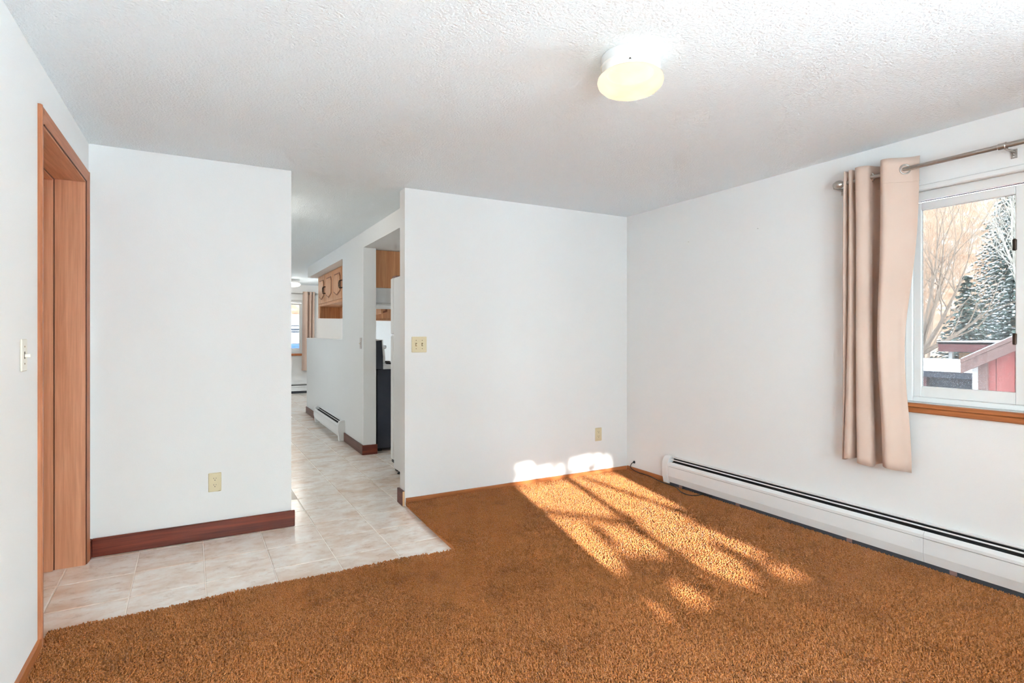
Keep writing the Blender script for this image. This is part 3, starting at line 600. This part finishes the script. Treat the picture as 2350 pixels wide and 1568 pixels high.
obj('side_panel',MB().box(1.584,1.90,5.80,5.815,1.728,2.122),M['oak'],hc)
obj('carcass',MB().box(1.586,1.885,5.816,6.56,1.732,2.120),M['oak'],hc)
raised_door(hc,1.885,5.83,6.17,1.745,2.105,'y',1,6.14); raised_door(hc,1.885,6.19,6.54,1.745,2.105,'y',1,6.22)
rh=thing('range_hood',(1.8,6.18,1.53),'white range hood under the short oak cabinet','range hood')
obj('shell',MB().prism([(1.590,1.727),(1.590,1.565),(2.06,1.565),(2.06,1.61),(1.93,1.727)],5.805,6.555,'y'),M['enamel'],rh,bevel=.004)
obj('rim',MB().cbox(1.588,2.068,5.80,6.56,1.538,1.564,.004),M['enamel'],rh)
rg=thing('kitchen_range',(1.9,6.18,0),'dark sided kitchen range with white control panel by the pier','range')
obj('body',MB().cbox(1.60,2.24,5.80,6.56,.03,.865,.004),M['range'],rg)
obj('cooktop',MB().cbox(1.665,2.265,5.795,6.565,.866,.912,.006),M['enamel'],rg)
obj('backguard',MB().prism([(1.585,.867),(1.6640,.867),(1.6640,1.0),(1.648,1.170),(1.585,1.162)],5.802,6.558,'y'),M['range'],rg,bevel=.003)
bgp=obj('control_panel',MB().prism([(1.6645,.93),(1.684,.93),(1.690,.985),(1.662,1.178),(1.590,1.186),(1.590,1.1645),(1.650,1.1725),(1.6650,1.0)],5.80,6.56,'y'),M['enamel'],rg,bevel=.002)
for yy,zz in ((5.86,1.10),(5.93,1.10),(6.42,1.10),(6.49,1.10),(6.18,1.10)):
    attach(obj('knob',MB().lathe([(0,.038),(.017,.036),(.020,.012),(.022,.004),(.022,0)],(1.676,yy,zz),14,'x'),M['chrome'],smooth=True),bgp)
for xx,yy in ((1.83,5.99),(2.08,5.99),(1.83,6.37),(2.08,6.37)):
    obj('burner',MB().torus((xx,yy,.918),.075,.008,'z',24,6).torus((xx,yy,.918),.045,.008,'z',20,6),M['black'],rg,True)
obj('oven_door',MB().cbox(2.241,2.268,5.82,6.54,.18,.80,.005),M['range'],rg); obj('drawer',MB().cbox(2.241,2.262,5.82,6.54,.05,.165,.004),M['range'],rg)
obj('oven_handle',MB().tube([(2.268,5.90,.75),(2.30,5.90,.75),(2.30,6.46,.75),(2.268,6.46,.75)],.010,8),M['chrome'],rg,True)
for yy in (5.83,6.5):
    for xx in (1.62,2.18): obj('kick_leg',MB().box(xx,xx+.04,yy,yy+.04,0,.03),M['black'],rg)
fr=thing('refrigerator',(1.86,4.5,0),'white textured refrigerator standing behind the partition wall','refrigerator')
obj('body',MB().cbox(1.480,2.24,4.03,4.825,.045,1.738,.008),M['fridge'],fr)
obj('gasket',MB().box(1.492,2.23,4.826,4.838,.12,1.728),M['shedtrim'],fr)
obj('freezer_door',MB().cbox(1.478,2.242,4.839,4.915,1.235,1.738,.010),M['enamel'],fr); obj('fridge_door',MB().cbox(1.478,2.242,4.839,4.915,.115,1.225,.010),M['enamel'],fr)
obj('kick_grille',MB().box(1.50,2.22,4.80,4.85,.02,.105),M['black'],fr)
obj('hinge',MB().cbox(1.484,1.53,4.80,4.90,.088,.112,.003),M['black'],fr); obj('top_hinge',MB().cbox(1.486,1.55,4.78,4.89,1.739,1.752,.003),M['shedtrim'],fr)
for xx,yy in ((1.52,4.10),(2.2,4.10),(1.52,4.79),(2.2,4.79)): obj('foot',MB().lathe([(.018,0),(.018,.01),(.008,.012),(.008,.046)],(xx,yy,0),10),M['black'],fr)
k2=thing('wall_cabinet',(2.5,8.85,1.45),'oak cabinet with raised panel door on the far kitchen side below hood level','cabinet')
obj('carcass',MB().box(2.05,3.2,8.72,9.04,1.46,2.124),M['oak'],k2)
raised_door(k2,8.72,2.07,2.62,1.49,2.09,'x',-1,2.59); raised_door(k2,8.72,2.64,3.18,1.49,2.09,'x',-1,2.67)
cdp=[(1.80,6.62,1.66),(1.80,6.62,1.40),(1.79,6.61,1.22),(1.77,6.60,1.10)]
obj('power_cord',MB().tube([tuple(p) for p in catmull(cdp,5)],.004,6),M['shedtrim'],rg,True)

# ------------------------------------------------------------------ outdoors
GZ=-.70
struct('ground', MB().box(-60,90,-60,-40,GZ-.3,GZ-.001).box(-60,90,-40,90,GZ-.3,GZ), M['snow'], 'snow covered ground outdoors', 'ground')
struct('foundation', MB().box(XW-.15,XE+.15,YF-.15,YFAR+.15,GZ,-.165), M['outerwall'])
# red shed
sh_=thing('garden_shed',(9.6,1.6,GZ),'weathered red board shed with snowy sloped roof outside the window','shed')
yl,yr=3.454,.2; ym=(yl+yr)/2; zw=.93; zp=zw+(yl-ym)*.56
for i in range(17):
    a=yr+(yl-yr)*i/17; b_=yr+(yl-yr)*(i+1)/17-.008
    f=lambda y: zw-.02+(min(yl-y,y-yr))*.56
    pts=[(a,GZ),(b_,GZ),(b_,f(b_)),(a,f(a))]
    if a<ym<b_: pts=[(a,GZ),(b_,GZ),(b_,f(b_)),(ym,f(ym)),(a,f(a))]
    obj('board',MB().prism(pts,9.0,9.022,'x'),M['shedred'],sh_)
obj('walls',MB().prism([(yr,GZ),(yl,GZ),(yl,zw-.03),(ym,zp-.03),(yr,zw-.03)],9.023,11.4,'x'),M['maroon'],sh_)
obj('corner_post',MB().box(8.97,9.06,yl-.012,yl+.05,GZ,zw-.05),M['siding'],sh_)
obj('corner_trim',MB().box(8.975,9.0,yl-.115,yl-.013,GZ,zw-.05),M['shedtrim'],sh_)
for sgn in (1,-1):
    e0=(ym,zp+.05); e1=(ym+sgn*(yl-ym+.14),zw+.05-.14*.56)
    obj('roof_slope',MB().prism([e0,e1,(e1[0],e1[1]-.05),(e0[0],e0[1]-.05)][::sgn],8.86,11.5,'x'),M['shedtrim'],sh_)
    obj('rake_board',MB().prism([(e0[0],e0[1]-.052),(e1[0],e1[1]-.052),(e1[0],e1[1]-.19),(e0[0],e0[1]-.19)][::sgn],8.87,8.895,'x'),M['shedtrim'],sh_)
    obj('roof_snow',MB().prism([(e0[0],e0[1]+.001),(e1[0],e1[1]+.001),(e1[0],e1[1]+.016),(e0[0],e0[1]+.018)][::-sgn],8.87,11.48,'x'),M['snow'],sh_)
# low flat-roofed carport with snow
cpt=thing('carport',(13,5.5,GZ),'low flat roofed carport under thick snow outside the window','carport')
obj('roof_slab',MB().box(11.0,15.6,3.9,10.5,.50,.60),M['slate'],cpt)
sn=MB(); nx,ny=16,24
for i in range(nx+1):
    for j in range(ny+1):
        x=11.0-.03+i*(4.66/nx); y=3.88+j*(6.64/ny); e=min(i,j,nx-i,ny-j)
        sn.v.append((x,y,.604 if e==0 else .66+.025*math.sin(x*2.1+y*1.3)*math.cos(y*1.7)+.01*math.sin(5*x)))
sn.f=[(i*(ny+1)+j,(i+1)*(ny+1)+j,(i+1)*(ny+1)+j+1,i*(ny+1)+j+1) for i in range(nx) for j in range(ny)]
obj('roof_snow',sn,M['snow'],cpt,True)
obj('back_wall',MB().box(15.2,15.3,4.0,10.4,GZ,.50),M['slate'],cpt); obj('side_wall',MB().box(11.3,15.2,3.95,4.05,GZ,.50),M['slate'],cpt)
for i in range(14): obj('wall_board',MB().box(11.25,11.28,4.15+i*.44,4.15+i*.44+.425,.02,.47),M['slate'],cpt)
for yy in (3.95,5.0,6.6,8.4,10.3): obj('post',MB().box(11.1,11.2,yy,yy+.1,GZ,.50),M['maroon'],cpt)
# maroon building behind
mbg=thing('outbuilding',(17.5,5.5,GZ),'maroon metal roofed outbuilding beyond the carport','building')
obj('fascia',MB().box(16.0,16.06,3.0,6.95,.82,1.05),M['maroon'],mbg); obj('roof',MB().prism([(16.0,1.05),(20,1.05),(20,1.0),(16.0,1.0)],3.0,6.96,'y'),M['maroon'],mbg)
obj('roof_snow',MB().prism([(15.98,1.052),(20,1.052),(20,1.08),(15.98,1.075)],2.98,6.97,'y'),M['snow'],mbg)
for yy in (6.70,5.2,3.4): obj('post',MB().box(16.1,16.18,yy,yy+.07,GZ,.86),M['siding'],mbg)
obj('lumber_stack',MB().box(16.3,17.2,5.9,6.64,.40,.79),M['tan'],mbg); obj('rear_wall',MB().box(19.7,19.8,3.0,6.9,GZ,.99),M['maroon'],mbg); obj('bench',MB().box(16.3,17.2,5.7,6.66,GZ,.395),M['slate'],mbg)

def bare_tree(name,label,base,mat,trunk_h,rad,limbs,seed,twigs=2,snow=False,group=None):
    rng=random.Random(seed); root=thing(name,base,label,'tree',group); B=Vector(base)
    tk=MB(); fork=B+Vector((0,0,trunk_h)); tk.tube([B,B+Vector((.02,.03,trunk_h*.5)),fork],[rad*1.25,rad,rad*.9],10); obj('trunk',tk,mat,root,True)
    br=MB(); snw=MB()
    def grow(p,d,L,r,lev):
        pts=[p]; q=p.copy(); n=5
        for i in range(n):
            d=(d+Vector((rng.gauss(0,.10),rng.gauss(0,.10),rng.gauss(.05,.06)))).normalized(); q=q+d*(L/n); pts.append(q.copy())
            if lev>0 and i>=1:
                for _ in range(twigs if lev>1 else twigs-1):
                    dd=(d+Vector((rng.gauss(0,.55),rng.gauss(0,.55),rng.gauss(.15,.35)))).normalized()
                    grow(q,dd,L*rng.uniform(.35,.6),r*(1-.7*i/n)*.45,lev-1)
        br.tube(pts,[max(.004,r*(1-.75*i/n)) for i in range(n+1)],5 if lev else 3,False)
    for (tip,r) in limbs:
        tip=Vector(tip); grow(fork+Vector((0,0,rng.uniform(-.2,.1))),(tip-fork).normalized(),(tip-fork).length,r,2)
    obj('branches',br,mat,root,True)
    return root
bare_tree('bare_tree','bare leaning tree with forked trunk behind the snowy carport',(18,8.28,GZ),M['bark'],1.5,.13,
    [((18,6.9,2.9),.07),((18.3,7.35,3.7),.06),((17.6,7.3,4.3),.05),((18.2,7.9,4.4),.05),((18.4,8.45,4.6),.05),((17.8,8.9,4.3),.05),((18.5,6.8,2.2),.07)],3)
bare_tree('frosted_tree','tall pale frosted bare tree at the window\'s right edge',(21.2,7.0,GZ),M['barkpale'],2.6,.14,
    [((21.0,8.2,5.2),.05),((21.4,7.9,6.0),.05),((21.1,7.2,6.4),.05),((20.9,6.8,5.2),.04),((21.4,7.6,4.4),.04)],5,3)
M['pale_twig']=plain('pale_tan_twigs',lin((206,178,156)),.9,0,.2,.15,10)
for k_,(bx_,by_,hh_) in enumerate(((29.5,13.2,5.8),(33,14.9,6.4),(36.5,14.6,8.2),(40,18.0,10.4),(43.5,17.6,12.2))):
    bare_tree('slope_tree','pale tan bare tree on the slope behind the leaning tree',(bx_,by_,GZ+max(0,bx_-34)*.62),M['pale_twig'],1.2,.07,
        [((bx_+.3*math.cos(q_),by_+1.5*math.sin(q_*1.7+k_),hh_-.35*q_),.045) for q_ in range(6)],40+k_,3,group='pale bare trees on the slope')
def spruce(label,base,h,rad,seed,snowy,group='spruces outside the window',expo=.85,dens=3,name='spruce_tree'):
    rng=random.Random(seed); root=thing(name,base,label,'tree',group); x,y,z=base
    obj('trunk',MB().tube([(x,y,z),(x,y,z+h*.5),(x,y,z+h*.97)],[rad*.09,rad*.06,.01],8),M['bark'],root,True)
    nd=MB(); sw_=MB(); lay=int(h/.20)
    for L in range(lay):
        f=L/lay; zz=z+.5+f*(h-.5); R=rad*(1-f)**expo+.05; nb=int(9+14*(1-f))
        for b in range(nb):
            a=2*math.pi*(b+rng.random()*.8)/nb+L*.7; rr=R*rng.uniform(.72,1.08)
            dx,dy=math.cos(a),math.sin(a); n=max(3,int(rr/.13))
            for q in range(n):
                t=(q+.7)/n; px,py=x+dx*rr*t,y+dy*rr*t; pz=zz-.30*rr*t*t+.06*rr*t+rng.gauss(0,.03)
                for s_ in range(dens):
                    w_=rng.uniform(.10,.2)*(1-.35*t); aa=a+rng.gauss(0,.8)
                    e1=Vector((math.cos(aa),math.sin(aa),rng.gauss(-.25,.3)))*w_; e2=Vector((-math.sin(aa),math.cos(aa),rng.gauss(0,.35)))*w_*.45
                    c0=Vector((px,py,pz)); nd.add([c0-e2,c0+e1*.6,c0+e2,c0-e1*.6],[(0,1,2,3)])
                if rng.random()<snowy*(.4+.8*t):
                    w_=rng.uniform(.05,.11); c0=Vector((px,py,pz+.045)); sw_.add([c0+Vector((w_*dx,w_*dy,-.02)),c0+Vector((-w_*.6*dy,w_*.6*dx,0)),c0+Vector((-w_*dx,-w_*dy,.0)),c0+Vector((w_*.6*dy,-w_*.6*dx,0)),c0+Vector((0,0,.035))],[(0,1,4),(1,2,4),(2,3,4),(3,0,4),(3,2,1,0)])
    obj('foliage',nd,M['needle'],root); 
    if sw_.v: obj('snow_load',sw_,M['snow'],root)
spruce('small dark spruce standing over the outbuilding roof',(20.5,8.15,GZ),3.85,1.15,1,.15)
spruce('snow laden spruce at the right edge of the window view',(24,8.2,GZ),4.3,1.6,2,.55)
spruce('tall snowy spruce rising behind the other spruces',(29,9.9,GZ),9.2,2.6,4,.75)
# hillside
t=NT('frosty_hillside'); v=t.coord((1,1,1.4))
c=t.ramp(t.noise(v,1.1,8,.78),[(.34,lin((140,108,88))),(.45,lin((190,154,128))),(.53,lin((206,178,156))),(.60,(.80,.80,.80))])
c=t.mix(t.ramp(t.noise(v,.12,3,.5),[(.45,(0,)*3),(.62,(.7,)*3)]),c,lin((216,182,152))); t.col(c); M['hill']=t.set(.95,0,.1)
hm=MB(); nx,ny=26,60
for i in range(nx+1):
    for j in range(ny+1):
        x=34+i*2.2; y=-30+j*2.0
        z=GZ+max(0,(i*2.2)*.62)+.5*math.sin(x*.9+y*.5)*math.cos(y*.7-.3*x)*(i>0)+RNG.uniform(-.35,.35)*(i>0); hm.v.append((x,y,z))
hm.f=[(i*(ny+1)+j,(i+1)*(ny+1)+j,(i+1)*(ny+1)+j+1,i*(ny+1)+j+1) for i in range(nx) for j in range(ny)]
struct('hillside',hm,M['hill'],'frosty brush covered hillside outside the window','hillside')
# beyond the far window: neighbour's pale trailer and a blue car under snow, brush behind
tr=thing('neighbour_trailer',(1.5,26,GZ),'white neighbouring trailer with dark stripes outside the far window','trailer')
obj('body',MB().cbox(-4,9,25.0,27.6,-.2,2.10,.06),M['siding'],tr)
for z0,z1 in ((1.60,1.63),(1.42,1.49),(1.33,1.38)): obj('stripe',MB().box(-4.01,9.01,24.985,24.999,z0,z1),M['slate'],tr)
for x0 in (1.6,3.0,4.4): obj('window_pane',MB().cbox(x0,x0+.7,24.98,24.999,.45,.95,.005),M['slate'],tr)
obj('wheel_skirt',MB().box(-3.9,8.9,25.1,27.5,GZ,-.2),M['slate'],tr)
hm=MB(); nx,ny=20,40
for i in range(nx+1):
    for j in range(ny+1):
        y=31+i*1.8; x=-25+j*1.4; z=GZ+(i*1.8)*.55+(.6*math.sin(x*1.1+y*.6)*math.cos(x*.8)+RNG.uniform(-.4,.4))*(i>0); hm.v.append((x,y,z))
hm.f=[(i*(ny+1)+j,i*(ny+1)+j+1,(i+1)*(ny+1)+j+1,(i+1)*(ny+1)+j) for i in range(nx) for j in range(ny)]
struct('hillside_far',hm,M['hill'],'tan brush covered slope outside the far window','hillside')
car=thing('parked_car',(3.0,20,GZ),'blue parked car with snow on top outside the far window','car')
prof=[(1.0,-.25),(1.0,.15),(1.3,.35),(1.9,.42),(2.4,.93),(4.0,.95),(4.6,.42),(5.1,.34),(5.2,-.25)]
obj('body',MB().prism(prof[::-1],19.2,20.8,'y'),M['blue'],car,bevel=.05)
obj('windows',MB().prism([(2.08,.44),(2.35,.66),(4.05,.68),(4.4,.44)][::-1],19.19,20.81,'y'),M['slate'],car)
obj('roof_snow',MB().prism([(2.42,.936),(3.98,.956),(3.9,1.01),(2.5,1.0)],19.25,20.75,'y'),M['snow'],car,bevel=.03)
for xx in (1.75,4.4):
    for yy in (19.2,20.62): obj('wheel',MB().lathe([(0,0),(.2,0),(.32,.02),(.32,.18),(0,.18)],(xx,yy,GZ+.32),18,'y'),M['black'],car)

# evergreen outside the window behind the viewpoint: its boughs dapple the sunbeam on the carpet
def shade_tree():
    tx,ty=2.7,-4.6; root=thing('shade_tree',(tx,ty,GZ),'leafy evergreen outside the window behind the viewpoint, seen by its dappled shadow','tree')
    obj('trunk',MB().tube([(tx,ty,GZ),(tx+.02,ty,1.2),(tx+.1,ty,3.0),(tx+.15,ty,4.2)],[.16,.13,.08,.03],8),M['bark'],root,True)
    d=SDIR; 
    def up(p,y): k=(y-p[1])/d.y; return Vector(p)+d*k        # follow the sunbeam back to the depth y
    br=MB(); z=.03
    A=[(2.67,3.86,z),(2.54,3.31,z),(2.41,2.77,z),(2.28,2.34,z),(2.2,1.9,z)]
    Bb=[(2.80,3.84,z),(2.81,3.6,z),(2.81,3.32,z),(2.82,3.07,z),(2.84,2.7,z)]
    Cc=[(2.02,3.22,z),(2.09,3.11,z),(2.17,3.03,z),(2.31,2.86,z),(2.41,2.77,z)]
    for pts,r,yy in ((A,.036,-3.6),(Bb,.026,-3.9),(Cc,.025,-3.4)):
        br.tube([up(p,yy+.1*math.sin(3*i)) for i,p in enumerate(pts)],[r*(1-.08*i) for i in range(len(pts))],7)
    stem=up((2.2,1.9,z),-3.6); br.tube([stem,(stem.x+.5,-4.0,stem.z-.35),(tx+.05,ty,1.4)],[.03,.04,.05],7)
    stem=up((2.84,2.7,z),-3.9); br.tube([stem,(stem.x+.5,-4.2,stem.z-.3),(tx+.05,ty,1.7)],[.022,.03,.04],7)
    obj('branches',br,M['bark'],root,True)
    # gaps between the leaves, given as the spots of ground and wall that the sun reaches through them
    FL=[[(2.84,3.89),(3.1,3.78),(3.1,3.57),(3.01,3.21),(2.9,2.82),(2.87,2.91),(2.9,3.21),(2.85,3.42),(2.82,3.62)],[(2.72,3.85),(2.8,3.84),(2.79,3.58),(2.78,3.31),(2.79,3.09),(2.75,2.84),(2.7,2.78),(2.64,2.83),(2.52,2.77),(2.5,2.86),(2.57,3.13),(2.6,3.38),(2.66,3.65)],[(2.16,3.77),(2.64,3.82),(2.59,3.62),(2.51,3.29),(2.46,3.0),(2.44,2.9),(2.33,2.89),(2.23,3.01),(2.06,3.2),(2.06,3.36),(2.09,3.5)],[(2.0,3.14),(2.13,2.98),(2.25,2.86),(2.11,2.85),(2.02,2.75),(2.04,2.65),(1.99,2.53),(1.93,2.41),(1.89,2.29),(1.84,2.22),(1.79,2.24),(1.83,2.46),(1.89,2.77)],[(2.22,2.77),(2.31,2.74),(2.27,2.61),(2.23,2.55),(2.17,2.58),(2.17,2.68)],[(2.12,2.52),(2.16,2.48),(2.11,2.37),(2.06,2.32),(2.02,2.39),(2.06,2.46)],[(2.26,2.5),(2.27,2.44),(2.23,2.32),(2.17,2.26),(2.12,2.32),(2.16,2.4)],[(2.6,2.77),(2.76,2.78),(2.75,2.62),(2.63,2.49),(2.5,2.36),(2.43,2.35),(2.45,2.47),(2.51,2.63)],[(2.46,2.72),(2.48,2.64),(2.43,2.49),(2.4,2.32),(2.35,2.27),(2.32,2.3),(2.35,2.44)],[(2.68,2.51),(2.72,2.4),(2.66,2.31),(2.57,2.24),(2.5,2.24),(2.51,2.32),(2.58,2.42)],[(2.68,2.28),(2.69,2.18),(2.67,2.06),(2.64,1.98),(2.61,1.97),(2.62,2.06),(2.64,2.17)],[(2.27,2.15),(2.36,2.18),(2.31,2.05),(2.3,1.95),(2.29,1.86),(2.27,1.76),(2.23,1.8),(2.19,1.85),(2.22,1.99)],[(2.44,2.25),(2.48,2.18),(2.44,2.03),(2.4,1.89),(2.37,1.83),(2.36,1.86),(2.37,1.98),(2.38,2.11)],[(2.58,1.86),(2.63,1.82),(2.59,1.75),(2.52,1.75),(2.53,1.82)],[(1.69,1.93),(1.72,1.87),(1.71,1.77),(1.66,1.76),(1.66,1.84)],[(1.99,1.94),(2.0,1.88),(1.96,1.77),(1.91,1.77),(1.94,1.88)]]
    WL=[[(2.157,0.274),(2.307,0.273),(2.351,0.163),(2.359,0.034),(2.157,0.016)],[(2.449,0.266),(2.567,0.27),(2.576,0.192),(2.485,0.186)],[(2.377,0.16),(2.651,0.137),(2.66,0.042),(2.377,0.047)],[(2.698,0.225),(2.941,0.184),(2.931,0.089),(2.813,0.063),(2.707,0.107)],[(2.951,0.255),(3.062,0.26),(3.144,0.13),(3.154,0.063),(2.961,0.061)],[(2.669,0.057),(3.154,0.063),(3.154,0.03),(2.688,0.015)]]
    lf=MB(); rg_=random.Random(21)
    def near(poly,x,y,m):
        ins=False; d2=9
        for k in range(len(poly)):
            (x0,y0),(x1,y1)=poly[k],poly[k-1]
            if (y0>y)!=(y1>y) and x<(x1-x0)*(y-y0)/(y1-y0)+x0: ins=not ins
            t=max(0,min(1,((x-x0)*(x1-x0)+(y-y0)*(y1-y0))/((x1-x0)**2+(y1-y0)**2+1e-9))); d2=min(d2,(x-x0-t*(x1-x0))**2+(y-y0-t*(y1-y0))**2)
        return ins or d2<m*m
    def leaf(c0):
        a=rg_.uniform(0,6.28); s_=rg_.uniform(.020,.038); n=Vector((rg_.gauss(0,.5),1,rg_.gauss(0,.5))).normalized(); e1=n.orthogonal().normalized(); e2=n.cross(e1)
        f1=(e1*math.cos(a)+e2*math.sin(a))*s_; f2=(-e1*math.sin(a)+e2*math.cos(a))*s_*.6
        lf.add([c0-f1,c0+f2,c0+f1,c0-f2],[(0,1,2,3)])
    for i in range(16000):
        x=rg_.uniform(1.2,3.35); y=rg_.uniform(.8,3.86)
        if any(near(p,x,y,.045) for p in FL): continue
        leaf(up((x,y,.03),rg_.uniform(-4.7,-4.1)))
    for i in range(6500):
        x=rg_.uniform(2.0,3.32); zz=rg_.uniform(.03,.55)
        if any(near(p,x,zz,.004) for p in WL) and rg_.random()>.10: continue
        leaf(up((x,3.861,zz),rg_.uniform(-4.7,-4.1)))
    for i in range(2600):                                     # the rest of the crown, away from the beam
        h_=rg_.uniform(.1,4.4); R=(4.6-h_)*.33; a=rg_.uniform(0,6.28); q=R*math.sqrt(rg_.random()); c0=Vector((tx+q*math.cos(a)+.35,ty+q*math.sin(a)-.3,h_))
        e1=Vector((rg_.gauss(0,1),rg_.gauss(0,1),rg_.gauss(0,1))).normalized(); e2=e1.orthogonal().normalized(); s_=rg_.uniform(.04,.09)
        lf.add([c0-e1*s_,c0+e2*s_*.5,c0+e1*s_,c0-e2*s_*.5],[(0,1,2,3)])
    obj('foliage',lf,M['leafdry'],root)
shade_tree()
for lab_,cx_,cy_,ch_ in (('tall narrow columnar evergreen nearest of the row behind the viewpoint',-2.72,-14.0,9.6),('second columnar evergreen of the row behind the viewpoint',-3.37,-17.0,11),('third columnar evergreen, the farthest of the row behind the viewpoint',-4.04,-20.0,12)):
    spruce(lab_,(cx_,cy_,GZ),ch_,.80,int(-cy_),0,'columnar evergreens behind the viewpoint',.10,5,'columnar_evergreen')  # unseen trees added to keep direct sun out of the wide window
